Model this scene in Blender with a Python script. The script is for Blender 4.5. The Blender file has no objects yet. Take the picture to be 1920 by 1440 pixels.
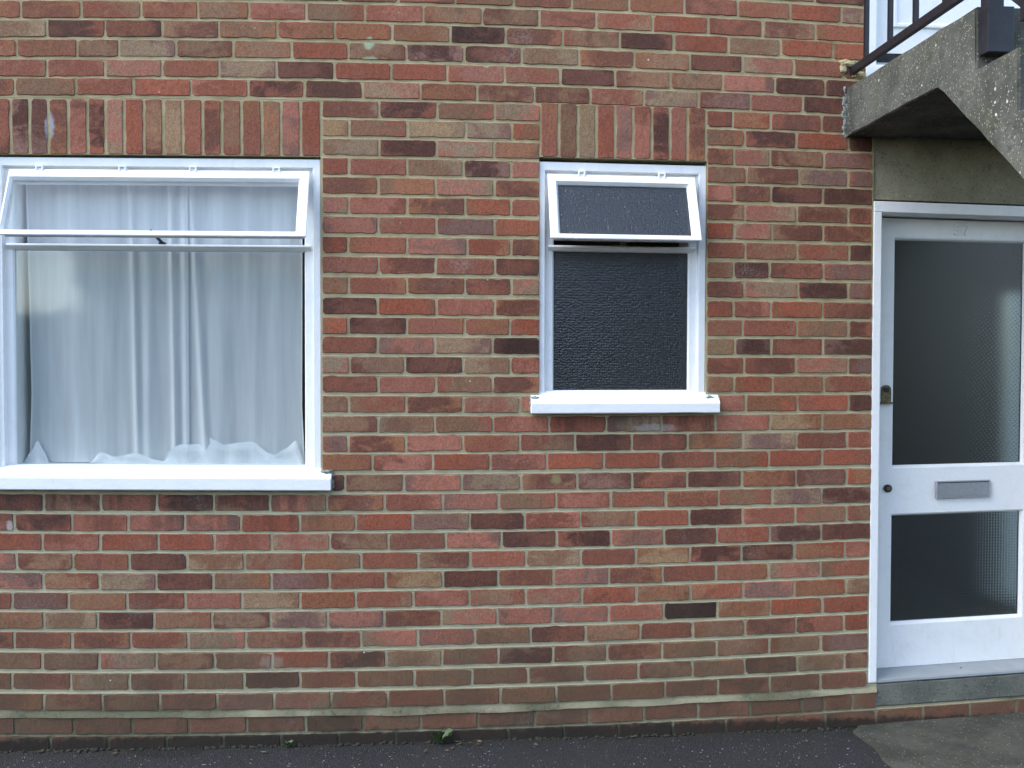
import bpy, bmesh, math, random
from mathutils import Vector, Matrix, noise as mnoise

random.seed(37)
C = bpy.context.scene.collection
S = bpy.context.scene
rad = math.radians

# ------------------------------------------------------------------ camera, sky, sun, exposure
cam = bpy.data.objects.new('camera', bpy.data.cameras.new('camera'))
C.objects.link(cam)
yaw, pitch, roll = 0.07504, -0.02539, 0.00209
cam.location = (0.0, -4.00417, 1.5521)
fwd = Vector((math.sin(yaw) * math.cos(pitch), math.cos(yaw) * math.cos(pitch), math.sin(pitch)))
rt0 = Vector((math.cos(yaw), -math.sin(yaw), 0)); up0 = rt0.cross(fwd)
rt = math.cos(roll) * rt0 + math.sin(roll) * up0
up = -math.sin(roll) * rt0 + math.cos(roll) * up0
cam.matrix_world = Matrix(((rt.x, up.x, -fwd.x, 0), (rt.y, up.y, -fwd.y, -4.00417), (rt.z, up.z, -fwd.z, 1.5521), (0, 0, 0, 1)))
cam.data.sensor_width = 36.0
cam.data.lens = 1.94 * 18.0
cam.data.clip_end = 500
S.camera = cam

SUN_EL, SUN_AZ = rad(52), rad(264)          # azimuth clockwise from +Y (the wall's own direction)
world = bpy.data.worlds.new('World'); S.world = world; world.use_nodes = True
wn = world.node_tree.nodes; wl = world.node_tree.links; wn.clear()
sky = wn.new('ShaderNodeTexSky'); sky.sky_type = 'NISHITA'; sky.sun_disc = False
sky.sun_elevation = SUN_EL; sky.sun_rotation = SUN_AZ
sky.air_density = 1.0; sky.dust_density = 1.2; sky.ozone_density = 1.0
hs = wn.new('ShaderNodeHueSaturation'); hs.inputs['Saturation'].default_value = 0.86
bg = wn.new('ShaderNodeBackground'); bg.inputs['Strength'].default_value = 0.15
wo = wn.new('ShaderNodeOutputWorld')
wl.new(sky.outputs[0], hs.inputs['Color']); wl.new(hs.outputs[0], bg.inputs['Color']); wl.new(bg.outputs[0], wo.inputs[0])
sun = bpy.data.objects.new('sun', bpy.data.lights.new('sun', 'SUN')); C.objects.link(sun)
sun.data.energy = 1.0; sun.data.angle = rad(50); sun.data.color = (1.0, 0.98, 0.95)
sd = Vector((math.sin(SUN_AZ) * math.cos(SUN_EL), math.cos(SUN_AZ) * math.cos(SUN_EL), math.sin(SUN_EL)))
sun.rotation_euler = sd.to_track_quat('Z', 'Y').to_euler()
S.view_settings.view_transform = 'Standard'; S.view_settings.look = 'None'
S.view_settings.gamma = 1.0; S.view_settings.use_curve_mapping = False
S.view_settings.exposure = 1.96
S.cycles.max_bounces = 10; S.cycles.transparent_max_bounces = 16; S.cycles.transmission_bounces = 8
S.cycles.caustics_reflective = False; S.cycles.caustics_refractive = False

# ------------------------------------------------------------------ materials
def srgb(r, g, b):
    f = lambda c: c / 12.92 if c <= 0.04045 else ((c + 0.055) / 1.055) ** 2.4
    return (f(r / 255), f(g / 255), f(b / 255))

class Mat:
    """short-hand for building a node material"""
    def __init__(s, name):
        s.m = bpy.data.materials.new(name); s.m.use_nodes = True
        s.t = s.m.node_tree; s.t.nodes.clear()
        s.out = s.t.nodes.new('ShaderNodeOutputMaterial')
        s.pos = s.t.nodes.new('ShaderNodeNewGeometry').outputs['Position']
    def n(s, kind, **kw):
        nd = s.t.nodes.new(kind)
        for k, v in kw.items():
            if k.startswith('i_'):
                key = k[2:]; key = int(key) if key.isdigit() else key.replace('_', ' ')
                s.set(nd.inputs[key], v)
            else: setattr(nd, k, v)
        return nd
    def set(s, sock, v):
        if isinstance(v, bpy.types.NodeSocket): s.t.links.new(v, sock)
        else:
            if sock.type == 'RGBA' and len(v) == 3: v = (*v, 1)
            sock.default_value = v
    def math(s, op, a, b=0.0, c=None, clamp=False):
        nd = s.t.nodes.new('ShaderNodeMath'); nd.operation = op; nd.use_clamp = clamp
        s.set(nd.inputs[0], a); s.set(nd.inputs[1], b)
        if c is not None: s.set(nd.inputs[2], c)
        return nd.outputs[0]
    def vmath(s, op, a, b):
        nd = s.t.nodes.new('ShaderNodeVectorMath'); nd.operation = op
        s.set(nd.inputs[0], a); s.set(nd.inputs[1], b)
        return nd.outputs['Value'] if op in ('LENGTH', 'DISTANCE') else nd.outputs[0]
    def noise(s, scale, detail=3, rough=0.55, vec=None, dist=0.0):
        nd = s.n('ShaderNodeTexNoise', i_Scale=scale, i_Detail=detail, i_Roughness=rough, i_Distortion=dist)
        s.set(nd.inputs['Vector'], s.pos if vec is None else vec)
        return nd.outputs[0]
    def vor(s, scale, feature='F1', vec=None, rnd=1.0):
        nd = s.n('ShaderNodeTexVoronoi', feature=feature, i_Scale=scale, i_Randomness=rnd)
        s.set(nd.inputs['Vector'], s.pos if vec is None else vec)
        return nd
    def ramp(s, fac, lo, hi, a=0.0, b=1.0):
        nd = s.n('ShaderNodeMapRange', clamp=True, interpolation_type='SMOOTHSTEP')
        s.set(nd.inputs[0], fac)
        for i, v in enumerate((lo, hi, a, b)): s.set(nd.inputs[i + 1], v)
        return nd.outputs[0]
    def mix(s, fac, a, b, mode='MIX'):
        nd = s.n('ShaderNodeMix', data_type='RGBA', blend_type=mode)
        s.set(nd.inputs[0], fac); s.set(nd.inputs[6], a); s.set(nd.inputs[7], b)
        return nd.outputs[2]
    def scale_vec(s, vec, xyz):
        return s.vmath('MULTIPLY', vec, xyz)
    def sep(s, vec):
        nd = s.n('ShaderNodeSeparateXYZ'); s.set(nd.inputs[0], vec); return nd.outputs
    def bump(s, h, dist=0.002, strength=1.0, normal=None):
        nd = s.n('ShaderNodeBump', i_Strength=strength, i_Distance=dist)
        s.set(nd.inputs['Height'], h)
        if normal is not None: s.set(nd.inputs['Normal'], normal)
        return nd.outputs[0]
    def principled(s, color, rough=0.8, metal=0.0, normal=None, spec=0.5, **kw):
        nd = s.n('ShaderNodeBsdfPrincipled')
        s.set(nd.inputs['Base Color'], color); s.set(nd.inputs['Roughness'], rough); s.set(nd.inputs['Metallic'], metal)
        s.set(nd.inputs['Specular IOR Level'], spec)
        for k, v in kw.items(): s.set(nd.inputs[k.replace('_', ' ')], v)
        if normal is not None: s.set(nd.inputs['Normal'], normal)
        return nd.outputs[0]
    def schlick(s, normal=None, f0=.042):
        lw = s.n('ShaderNodeLayerWeight', i_Blend=.5)
        if normal is not None: s.set(lw.inputs['Normal'], normal)
        return s.math('MULTIPLY_ADD', s.math('POWER', lw.outputs['Facing'], 5.0), 1 - f0, f0, clamp=True)
    def done(s, shader):
        s.t.links.new(shader, s.out.inputs[0]); return s.m
    def spot(s, X, Z, rx, rz, soft=0.45, wob=1.1, wscale=48):
        """mask of a stain of its own shape at a place on the wall"""
        d = s.vmath('SUBTRACT', s.pos, (X, 0, Z))
        d = s.vmath('MULTIPLY', d, (1 / rx, 0, 1 / rz))
        l = s.vmath('LENGTH', d, (0, 0, 0))
        l = s.math('ADD', l, s.math('MULTIPLY', s.math('SUBTRACT', s.noise(wscale, 3), 0.5), wob))
        return s.ramp(l, 1.0 - soft, 1.0 + soft * .3, 1.0, 0.0)

M = {}
def mat_brick():
    m = Mat('fired_brick')
    t1 = m.n('ShaderNodeAttribute', attribute_name='tint').outputs['Color']
    t2 = m.n('ShaderNodeAttribute', attribute_name='tint_edge').outputs['Color']
    uv = m.n('ShaderNodeUVMap', uv_map='face').outputs[0]
    u, v, _ = m.sep(uv)
    seed = m.n('ShaderNodeAttribute', attribute_name='seed').outputs['Fac']
    off = m.n('ShaderNodeCombineXYZ'); m.set(off.inputs[1], m.math('MULTIPLY', seed, 37.0))
    p = m.vmath('ADD', m.pos, off.outputs[0])
    # flashing: the fire marks bricks in clouds, and along their ends and long edges
    eu = m.math('POWER', m.math('ABSOLUTE', m.math('MULTIPLY', m.math('SUBTRACT', u, m.math('MULTIPLY_ADD', seed, .4, .3)), 1.8)), 3.0)
    ev = m.math('POWER', m.math('ABSOLUTE', m.math('MULTIPLY', m.math('SUBTRACT', v, .5), 2.0)), 6.0)
    cloud = m.noise(11, 3, .6, m.scale_vec(p, (1, 1, 1.6)), .8)
    k = m.math('ADD', cloud, m.math('ADD', m.math('MULTIPLY', eu, .22), m.math('MULTIPLY', ev, .10)))
    k = m.ramp(k, .48, .76)
    col = m.mix(k, t1, t2)
    # dark scorch on one end or the middle of some bricks
    sc = m.math('MULTIPLY', m.ramp(m.noise(7, 2, .5, m.vmath('ADD', p, (9, 3, 4)), 1.2), .58, .74), m.ramp(seed, .45, .6))
    col = m.mix(m.math('MULTIPLY', sc, .34), col, (.045, .026, .024))
    # sandy face: fine pale and dark grains
    g1 = m.math('ADD', m.math('MULTIPLY', m.noise(430, 2, .7), .55), m.math('MULTIPLY', m.noise(150, 3, .7), .45))
    col = m.mix(.75, col, m.n('ShaderNodeCombineColor', i_0=m.ramp(g1, .33, .67, .45, 1.60), i_1=m.ramp(g1, .33, .67, .43, 1.63), i_2=m.ramp(g1, .33, .67, .42, 1.66)).outputs[0], 'MULTIPLY')
    g2 = m.noise(1100, 1, .5)
    col = m.mix(m.ramp(g2, .62, .76, 0, .5), col, (.48, .38, .30))
    # creases pressed by the mould, and chips
    creas = m.noise(70, 3, .65, m.scale_vec(p, (1, 1, .45)))
    col = m.mix(m.ramp(creas, .66, .78, 0, .35), col, m.mix(.5, t2, (.30, .20, .15)))
    col = m.mix(m.ramp(creas, .32, .22, 0, .4), col, (.05, .03, .027))
    # grey-white bloom in patches
    bloom = m.math('MULTIPLY', m.ramp(m.noise(4.5, 4, .6), .56, .74), m.ramp(m.noise(130, 3), .40, .66))
    col = m.mix(m.math('MULTIPLY', bloom, .30), col, (.42, .37, .32))
    # splashed dirt and green growth on the lowest courses
    x, y, z = m.sep(m.pos)
    low = m.math('ADD', m.ramp(z, .75, .05, 0, .55), m.math('MULTIPLY', m.math('SUBTRACT', m.noise(3.2, 4, .6), .5), .9))
    col = m.mix(m.math('MULTIPLY', m.ramp(low, .05, .58), .62), col, (.080, .064, .038))
    drip = m.noise(22, 4, .6, m.scale_vec(m.pos, (1, 1, .12)))
    for X0, X1, Z0, Z1 in ((-1.75, -.40, .72, 1.04), (.37, 1.16, 1.06, 1.345)):
        inx = m.math('MULTIPLY', m.ramp(x, X0, X0 + .03), m.ramp(x, X1, X1 - .03))
        k2 = m.math('MULTIPLY', m.math('MULTIPLY', inx, m.ramp(z, Z0, Z1)), m.math('MULTIPLY', m.ramp(z, Z1 + .02, Z1), m.ramp(drip, .36, .62)))
        col = m.mix(m.math('MULTIPLY', k2, .6), col, (.045, .032, .026))
    base = m.math('ADD', m.ramp(z, .10, .005, 0, 1.1), m.math('MULTIPLY', m.math('SUBTRACT', m.noise(22, 4, .65), .5), 1.1))
    col = m.mix(m.math('MULTIPLY', m.ramp(base, .35, .8), .85), col, (.018, .017, .014))
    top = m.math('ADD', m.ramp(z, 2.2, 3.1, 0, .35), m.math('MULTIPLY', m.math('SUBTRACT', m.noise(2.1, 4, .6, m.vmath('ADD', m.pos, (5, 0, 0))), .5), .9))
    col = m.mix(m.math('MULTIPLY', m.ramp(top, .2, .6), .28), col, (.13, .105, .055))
    # marks with a shape of their own
    for X, Z, rx, rz, c, w in ((-.270, 2.800, .022, .026, (.34, .42, .27), .9), (-.264, 2.735, .034, .016, (.28, .36, .22), .8), (.196, 2.728, .016, .014, (.34, .42, .27), .8),
                               (.482, 1.062, .026, .025, (.24, .19, .085), .95), (-1.500, 2.452, .020, .058, (.36, .37, .40), .8), (-1.665, .890, .014, .030, (.62, .60, .58), .5),
                               (.89, 1.270, .10, .020, (.40, .37, .35), .4), (-.66, .338, .055, .03, (.36, .35, .27), .3)):
        col = m.mix(m.math('MULTIPLY', m.spot(X, Z, rx, rz), w), col, c)
    vs = m.vor(14); spk = m.math('MULTIPLY', m.ramp(vs.outputs['Distance'], .055, .03), m.ramp(m.sep(vs.outputs['Color'])[0], .80, .84))
    col = m.mix(m.math('MULTIPLY', spk, .85), col, (.75, .73, .72))
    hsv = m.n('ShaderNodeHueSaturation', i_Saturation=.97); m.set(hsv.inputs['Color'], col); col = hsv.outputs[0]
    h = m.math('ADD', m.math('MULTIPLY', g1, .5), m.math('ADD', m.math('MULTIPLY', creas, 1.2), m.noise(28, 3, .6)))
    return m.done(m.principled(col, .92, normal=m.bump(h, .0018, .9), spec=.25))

def mat_mortar():
    m = Mat('lime_mortar')
    x, y, z = m.sep(m.pos)
    c = m.mix(m.ramp(z, .6, 2.2), srgb(176, 169, 138), srgb(182, 167, 130))
    c = m.mix(m.ramp(m.noise(9, 4, .6), .35, .7), c, m.mix(m.ramp(z, .6, 2.2), srgb(160, 153, 124), srgb(158, 143, 105)))
    c = m.mix(m.ramp(m.noise(60, 4, .7), .30, .20, 0, .6), c, (.10, .095, .07))
    c = m.mix(m.ramp(m.noise(700, 2), .6, .8, 0, .5), c, (.62, .58, .48))
    c = m.mix(m.ramp(m.noise(500, 2), .36, .22, 0, .6), c, (.12, .11, .085))
    foot = m.math('MULTIPLY', m.ramp(z, .20, .15), m.ramp(m.noise(1.6, 3, .6, m.vmath('ADD', m.pos, (2.2, 0, 0))), .42, .56))
    c = m.mix(m.ramp(z, .22, .12, 0, .38), c, (.10, .095, .065))
    c = m.mix(m.math('MULTIPLY', foot, .75), c, (.10, .095, .055))
    c = m.mix(m.math('MULTIPLY', foot, m.ramp(m.noise(30, 4, .7), .5, .7, 0, .7)), c, (.045, .043, .028))
    wet = m.math('ADD', m.ramp(z, .09, .0, 0, 1), m.math('MULTIPLY', m.math('SUBTRACT', m.noise(16, 4, .65), .5), 1.0))
    c = m.mix(m.math('MULTIPLY', m.ramp(wet, .3, .8), .85), c, (.02, .02, .016))
    gr = m.math('ADD', m.ramp(z, .5, .0, 0, .5), m.math('MULTIPLY', m.math('SUBTRACT', m.noise(2.4, 4, .6), .5), 1.0))
    c = m.mix(m.math('MULTIPLY', m.ramp(gr, .3, .7), .4), c, (.13, .14, .08))
    h = m.math('ADD', m.noise(300, 3, .7), m.math('MULTIPLY', m.noise(45, 4, .65), 2.0))
    return m.done(m.principled(c, .95, normal=m.bump(h, .002, .9), spec=.2))

def mat_white():
    m = Mat('white_gloss_paint')
    n1 = m.noise(14, 4, .6); n2 = m.noise(260, 2, .5, m.scale_vec(m.pos, (1, 1, .25)))
    c = m.mix(m.ramp(n1, .45, .75), (.86, .87, .86), (.81, .82, .80))
    c = m.mix(m.math('MULTIPLY', m.ramp(m.noise(33, 5, .7), .66, .80), .35), c, (.42, .40, .34))
    c = m.mix(m.math('MULTIPLY', m.spot(1.005, 1.3325, .085, .0055), .8), c, (.30, .29, .29))
    st = m.noise(30, 4, .65, m.scale_vec(m.pos, (1, 1, .1)))
    c = m.mix(m.ramp(st, .60, .78, 0, .22), c, (.50, .49, .44))
    return m.done(m.principled(c, .38, normal=m.bump(m.math('ADD', m.math('MULTIPLY', n2, .5), m.noise(55, 3)), .0020, .6)))

def mat_simple(name, col, rough=.6, metal=0, nscale=60, var=.25, bump=.0008, spec=.5):
    m = Mat(name)
    n = m.noise(nscale, 4, .6)
    c = m.mix(m.ramp(n, .3, .7), tuple(v * (1 - var) for v in col), tuple(v * (1 + var) for v in col))
    return m.done(m.principled(c, m.ramp(m.noise(nscale * .4, 3), .3, .7, rough * .85, min(1, rough * 1.15)), metal, m.bump(m.noise(nscale * 4, 3), bump, .6), spec))

def mat_concrete(name, base, dark, moss=.4, lichen=.0, grain=1.0, pale=.80):
    m = Mat(name)
    n1 = m.noise(5, 5, .62); n2 = m.noise(38, 4, .65)
    c = m.mix(m.ramp(n1, .35, .68), base, dark)
    c = m.mix(m.ramp(n2, .55, .75, 0, .45), c, tuple(v * 1.55 for v in base))
    c = m.mix(m.ramp(n2, .42, .28, 0, .55), c, tuple(v * .5 for v in dark))
    c = m.mix(m.math('MULTIPLY', m.ramp(m.noise(8, 5, .65, m.vmath('ADD', m.pos, (3, 7, 1))), .5, .7), moss), c, (.075, .080, .030))
    ag = m.vor(150); pick = m.sep(ag.outputs['Color'])[0]
    c = m.mix(m.math('MULTIPLY', m.ramp(ag.outputs['Distance'], .42, .3), m.ramp(pick, pale, pale + .06, 0, .75)), c, srgb(158, 155, 142))
    c = m.mix(m.math('MULTIPLY', m.ramp(ag.outputs['Distance'], .42, .3), m.ramp(pick, .16, .10, 0, .7)), c, (.025, .025, .022))
    if lichen:
        lv = m.vor(30); r = m.sep(lv.outputs['Color'])[1]
        k = m.math('MULTIPLY', m.ramp(m.math('ADD', lv.outputs['Distance'], m.math('MULTIPLY', m.noise(160, 2), .12)), .24, .17), m.ramp(r, .72, .78))
        k = m.math('MULTIPLY', k, m.ramp(m.noise(3.5, 2), .45, .58))
        c = m.mix(m.math('MULTIPLY', k, lichen), c, (.52, .54, .50))
    # rain streaks down the face
    st = m.noise(16, 4, .6, m.scale_vec(m.pos, (1, 1, .08)))
    c = m.mix(m.ramp(st, .58, .75, 0, .4), c, tuple(v * .45 for v in dark))
    h = m.math('ADD', m.math('MULTIPLY', n2, 1.6), m.math('ADD', m.math('MULTIPLY', m.math('SUBTRACT', 1.0, ag.outputs['Distance']), .5 * grain), m.noise(400, 3)))
    return m.done(m.principled(c, .93, normal=m.bump(h, .003, .8), spec=.25))

def mat_tarmac():
    m = Mat('worn_tarmac')
    v = m.vor(210); r = m.sep(v.outputs['Color'])
    c = m.mix(m.ramp(r[0], 0, 1), (.017, .0185, .0205), (.034, .037, .041))
    c = m.mix(m.ramp(v.outputs['Distance'], .25, .6, 0, .8), c, (.008, .008, .009))
    c = m.mix(m.ramp(r[1], .992, .997), c, (.34, .35, .37))
    c = m.mix(m.ramp(m.noise(2.3, 5, .65), .45, .72, 0, .55), c, (.021, .021, .021))
    x, y, z = m.sep(m.pos)
    edge = m.math('ADD', m.ramp(y, -.16, -.01, 0, .9), m.math('MULTIPLY', m.math('SUBTRACT', m.noise(9, 5, .65), .5), 1.6))
    c = m.mix(m.math('MULTIPLY', m.ramp(edge, .35, .9), .85), c, (.016, .016, .013))
    d = m.vmath('LENGTH', m.vmath('MULTIPLY', m.vmath('SUBTRACT', m.pos, (-1.06, -.02, 0)), (1 / .17, 1 / .085, 0)), (0, 0, 0))
    d = m.math('ADD', d, m.math('MULTIPLY', m.math('SUBTRACT', m.noise(26, 4), .5), .8))
    c = m.mix(m.ramp(d, 1.1, .7, 0, .9), c, (.008, .008, .007))
    h = m.math('ADD', m.math('SUBTRACT', 1.0, v.outputs['Distance']), m.math('MULTIPLY', m.noise(40, 4), .8))
    return m.done(m.principled(c, m.ramp(r[2], 0, 1, .55, .85), normal=m.bump(h, .004, .9), spec=.45))

def mat_glass():
    m = Mat('window_glass')
    fr = m.schlick()
    b = m.bump(m.noise(2.5, 2), .004, .4)
    gl = m.n('ShaderNodeBsdfGlossy', i_Roughness=.06, i_Color=(1, 1, 1)); m.set(gl.inputs['Normal'], b)
    tr = m.n('ShaderNodeBsdfTransparent', i_Color=(.95, .97, .965))
    mx = m.n('ShaderNodeMixShader'); m.set(mx.inputs[0], fr); m.t.links.new(tr.outputs[0], mx.inputs[1]); m.t.links.new(gl.outputs[0], mx.inputs[2])
    return m.done(mx.outputs[0])

def mat_obscure(name, height, dist, rough, tint, trans=.75):
    """patterned glass: a bumped glossy face over a murky body that lets a little light through"""
    m = Mat(name)
    h = height(m)
    b = m.bump(h, dist, 1.0)
    body = m.n('ShaderNodeMixShader', i_0=trans)
    df = m.n('ShaderNodeBsdfDiffuse', i_Color=tint); m.set(df.inputs['Normal'], b)
    rf = m.n('ShaderNodeBsdfRefraction', i_Color=(.75, .80, .80), i_Roughness=max(.15, rough), i_IOR=1.25); m.set(rf.inputs['Normal'], b)
    m.t.links.new(df.outputs[0], body.inputs[1]); m.t.links.new(rf.outputs[0], body.inputs[2])
    gl = m.n('ShaderNodeBsdfGlossy', i_Roughness=rough, i_Color=(1, 1, 1)); m.set(gl.inputs['Normal'], b)
    mx = m.n('ShaderNodeMixShader'); m.set(mx.inputs[0], m.schlick(b, .045))
    m.t.links.new(body.outputs[0], mx.inputs[1]); m.t.links.new(gl.outputs[0], mx.inputs[2])
    return m.done(mx.outputs[0])

def mat_net():
    m = Mat('white_net_curtain')
    lw = m.n('ShaderNodeLayerWeight', i_Blend=.35).outputs['Facing']
    fine = m.noise(34, 4, .6, m.scale_vec(m.pos, (1, 1, .06)))
    dens = m.n('ShaderNodeAttribute', attribute_name='layers').outputs['Fac']
    op = m.math('ADD', m.math('MULTIPLY_ADD', lw, .40, .76), m.math('MULTIPLY', m.math('SUBTRACT', fine, .5), .34))
    op = m.math('ADD', op, m.math('MULTIPLY', dens, .28), clamp=True)
    df = m.n('ShaderNodeBsdfDiffuse', i_Color=(.88, .88, .87)); tl = m.n('ShaderNodeBsdfTranslucent', i_Color=(.80, .80, .79))
    cl = m.n('ShaderNodeMixShader', i_0=.15); m.t.links.new(df.outputs[0], cl.inputs[1]); m.t.links.new(tl.outputs[0], cl.inputs[2])
    tr = m.n('ShaderNodeBsdfTransparent')
    mx = m.n('ShaderNodeMixShader'); m.set(mx.inputs[0], op); m.t.links.new(tr.outputs[0], mx.inputs[1]); m.t.links.new(cl.outputs[0], mx.inputs[2])
    return m.done(mx.outputs[0])

def mat_light_sheet():
    m = Mat('pale_light_sheet')  # translucent sheet added to pass daylight into the hall
    df = m.n('ShaderNodeBsdfDiffuse', i_Color=(.7, .74, .70)); tl = m.n('ShaderNodeBsdfTranslucent', i_Color=(.75, .80, .76))
    mx = m.n('ShaderNodeMixShader', i_0=.6); m.t.links.new(df.outputs[0], mx.inputs[1]); m.t.links.new(tl.outputs[0], mx.inputs[2])
    return m.done(mx.outputs[0])

def mat_leaf():
    m = Mat('weed_leaf')
    c = m.mix(m.ramp(m.noise(90, 3), .3, .7), (.024, .052, .012), (.050, .092, .022))
    return m.done(m.principled(c, .55))

def pebbled(m):
    w = m.vmath('ADD', m.pos, m.vmath('MULTIPLY', m.n('ShaderNodeTexNoise', i_Scale=9.0).outputs['Color'], (.008, .008, .008)))
    v = m.vor(98, 'F1', w, .55)
    return m.math('MULTIPLY', m.math('MULTIPLY', v.outputs['Distance'], v.outputs['Distance']), -1.6)
def dotted(m):
    p = m.scale_vec(m.pos, (1, 0, 1))
    p = m.n('ShaderNodeVectorRotate', rotation_type='Y_AXIS', i_Angle=rad(38), i_Vector=p).outputs[0]
    v = m.vor(72, 'F1', p, .0)
    return m.math('ADD', m.ramp(v.outputs['Distance'], .26, .12), m.math('MULTIPLY', m.noise(160, 2), .25))
def gridded(m):
    x, y, z = m.sep(m.pos)
    sx = m.math('SINE', m.math('MULTIPLY', x, 2 * math.pi / .0125)); sz = m.math('SINE', m.math('MULTIPLY', z, 2 * math.pi / .0125))
    return m.math('ADD', m.math('MAXIMUM', sx, sz), m.math('MULTIPLY', m.noise(120, 2), .3))

M['brick'] = mat_brick(); M['mortar'] = mat_mortar(); M['white'] = mat_white()
M['concrete'] = mat_concrete('weathered_concrete', srgb(95, 96, 89), srgb(66, 68, 62), .28, 1.0, pale=.86)
M['soffit'] = mat_concrete('plain_concrete', srgb(154, 148, 124), srgb(128, 123, 100), .15, 0)
M['step'] = mat_concrete('grey_step_concrete', srgb(114, 115, 106), srgb(90, 93, 86), .15, .3, pale=.93)
M['path'] = mat_concrete('worn_path_concrete', srgb(72, 73, 66), srgb(52, 54, 48), .25, .12, pale=.92)
M['tarmac'] = mat_tarmac(); M['hall'] = mat_simple('pale_hall_plaster', (.20, .205, .18), .9); M['light_sheet'] = mat_light_sheet(); M['glass'] = mat_glass(); M['net'] = mat_net(); M['leaf'] = mat_leaf()
M['pebbled'] = mat_obscure('pebbled_glass', pebbled, .0018, .10, (.062, .064, .064), .6)
M['dotted'] = mat_obscure('dotted_glass', dotted, .0010, .27, (.02, .023, .02), .85)
M['gridded'] = mat_obscure('squared_glass', gridded, .0006, .24, (.018, .02, .018), .85)
M['black'] = mat_simple('black_iron_paint', (.008, .009, .014), .45, 0, 40, .3)
M['brass'] = mat_simple('tarnished_brass', (.16, .13, .07), .5, .8, 120, .45)
M['dark'] = mat_simple('dark_gap_and_screw', (.012, .012, .012), .8)  # near-black colour stands in for shade in gaps; also on the screw
M['alu'] = mat_simple('dull_aluminium', (.40, .41, .43), .42, .85, 90, .08)
M['bar'] = mat_simple('grey_threshold_paint', srgb(142, 148, 150), .45, .2, 12, .07)
M['room'] = mat_simple('room_plaster', (.45, .43, .40), .9)
M['lead'] = mat_simple('grey_filler', srgb(128, 132, 124), .9, 0, 70, .35, .004)
M['grit'] = mat_simple('loose_grit', (.085, .085, .088), .8, 0, 30, .6)
M['soil'] = mat_simple('black_moss', (.020, .022, .012), .95, 0, 60, .5, .004)

# ------------------------------------------------------------------ helpers
def obj(name, bm, mat, parent=None, smooth=False):
    me = bpy.data.meshes.new(name)
    bm.normal_update(); bm.to_mesh(me); bm.free()
    if smooth:
        for p in me.polygons: p.use_smooth = True
    if mat is not None:
        for x in (mat if isinstance(mat, (list, tuple)) else (mat,)): me.materials.append(x)
    o = bpy.data.objects.new(name, me); C.objects.link(o)
    if parent is not None: o.parent = parent
    return o
def empty(name, loc=(0, 0, 0), parent=None):
    o = bpy.data.objects.new(name, None); o.location = loc; C.objects.link(o)
    o.empty_display_size = .1
    if parent is not None: o.parent = parent
    return o
def tag(o, **kw):
    for k, v in kw.items(): o[k] = v
    return o

# lens barrel distortion built into the geometry: courses and openings bowed along the wall
ROWZ = [3.0748, 2.9976, 2.9216, 2.8468, 2.7701, 2.6919, 2.6171, 2.5425, 2.4667, 2.39, 2.3145, 2.2393, 2.1608, 2.0829, 2.0024, 1.9231, 1.8423, 1.7604, 1.6819, 1.6043, 1.5258, 1.448, 1.3682, 1.2877, 1.2111, 1.1352, 1.0526, 0.9741, 0.8945, 0.8175, 0.7398, 0.661, 0.5826, 0.505, 0.4253, 0.3429, 0.2611, 0.1786, 0.0852, 0.0102]
BOW = (-0.00283, 0.00223, -4e-05, 0.00455, 0.04132, 0.00504, -0.00443)
def rowz(r):
    return ROWZ[r + 1] if r >= -1 else ROWZ[0] + (-1 - r) * .0772
def bow_v(X, v):
    v = max(-1.0, min(19 / 18, v)); X = max(-2.2, min(2.7, X)); U = X / 2
    return sum(a * b for a, b in zip(BOW, (U, U * U, U ** 3, U * v, U * U * v, U * v * v, U * U * v * v)))
def bow(X, Z):
    if Z >= ROWZ[0]: r = -1
    elif Z <= ROWZ[-1]: r = 38
    else:
        r = 0
        while ROWZ[r + 2] > Z: r += 1
        r = r + (ROWZ[r + 1] - Z) / (ROWZ[r + 1] - ROWZ[r + 2])
    return Z + bow_v(X, (r - 18) / 18)
def zrow(r, X): return rowz(r) + bow_v(X, (r - 18) / 18)
def warp(bm):
    for v in bm.verts: v.co.z = bow(v.co.x, v.co.z)
    return bm

def box(bm, x0, x1, y0, y1, z0, z1, bev=0.0):
    vs = [bm.verts.new((x, y, z)) for x in (x0, x1) for y in (y0, y1) for z in (z0, z1)]
    q = [(0, 1, 3, 2), (4, 6, 7, 5), (0, 4, 5, 1), (2, 3, 7, 6), (0, 2, 6, 4), (1, 5, 7, 3)]
    fs = [bm.faces.new([vs[i] for i in f]) for f in q]
    if bev:
        es = {e for f in fs for e in f.edges}
        bmesh.ops.bevel(bm, geom=list(es), offset=bev, segments=2, profile=.6, affect='EDGES')
    return vs
def loops(bm, rects):
    """rings of rectangles (x0,x1,z0,z1,y) joined in order: mitred frames"""
    prev = None
    for x0, x1, z0, z1, y in rects:
        cur = [bm.verts.new((x, y, z)) for x, z in ((x0, z0), (x1, z0), (x1, z1), (x0, z1))]
        if prev:
            for i in range(4):
                j = (i + 1) % 4
                bm.faces.new((prev[i], prev[j], cur[j], cur[i]))
        prev = cur
def ring(bm, x0, x1, z0, z1, w, y0, y1, b=.003):
    """frame of bars: w = (left, right, bottom, top), front at y0, back at y1"""
    l, r, bo, t = w
    loops(bm, [(x0, x1, z0, z1, y1), (x0, x1, z0, z1, y0 + b), (x0 + b, x1 - b, z0 + b, z1 - b, y0),
               (x0 + l - b, x1 - r + b, z0 + bo - b, z1 - t + b, y0), (x0 + l, x1 - r, z0 + bo, z1 - t, y0 + b), (x0 + l, x1 - r, z0 + bo, z1 - t, y1)])
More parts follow.
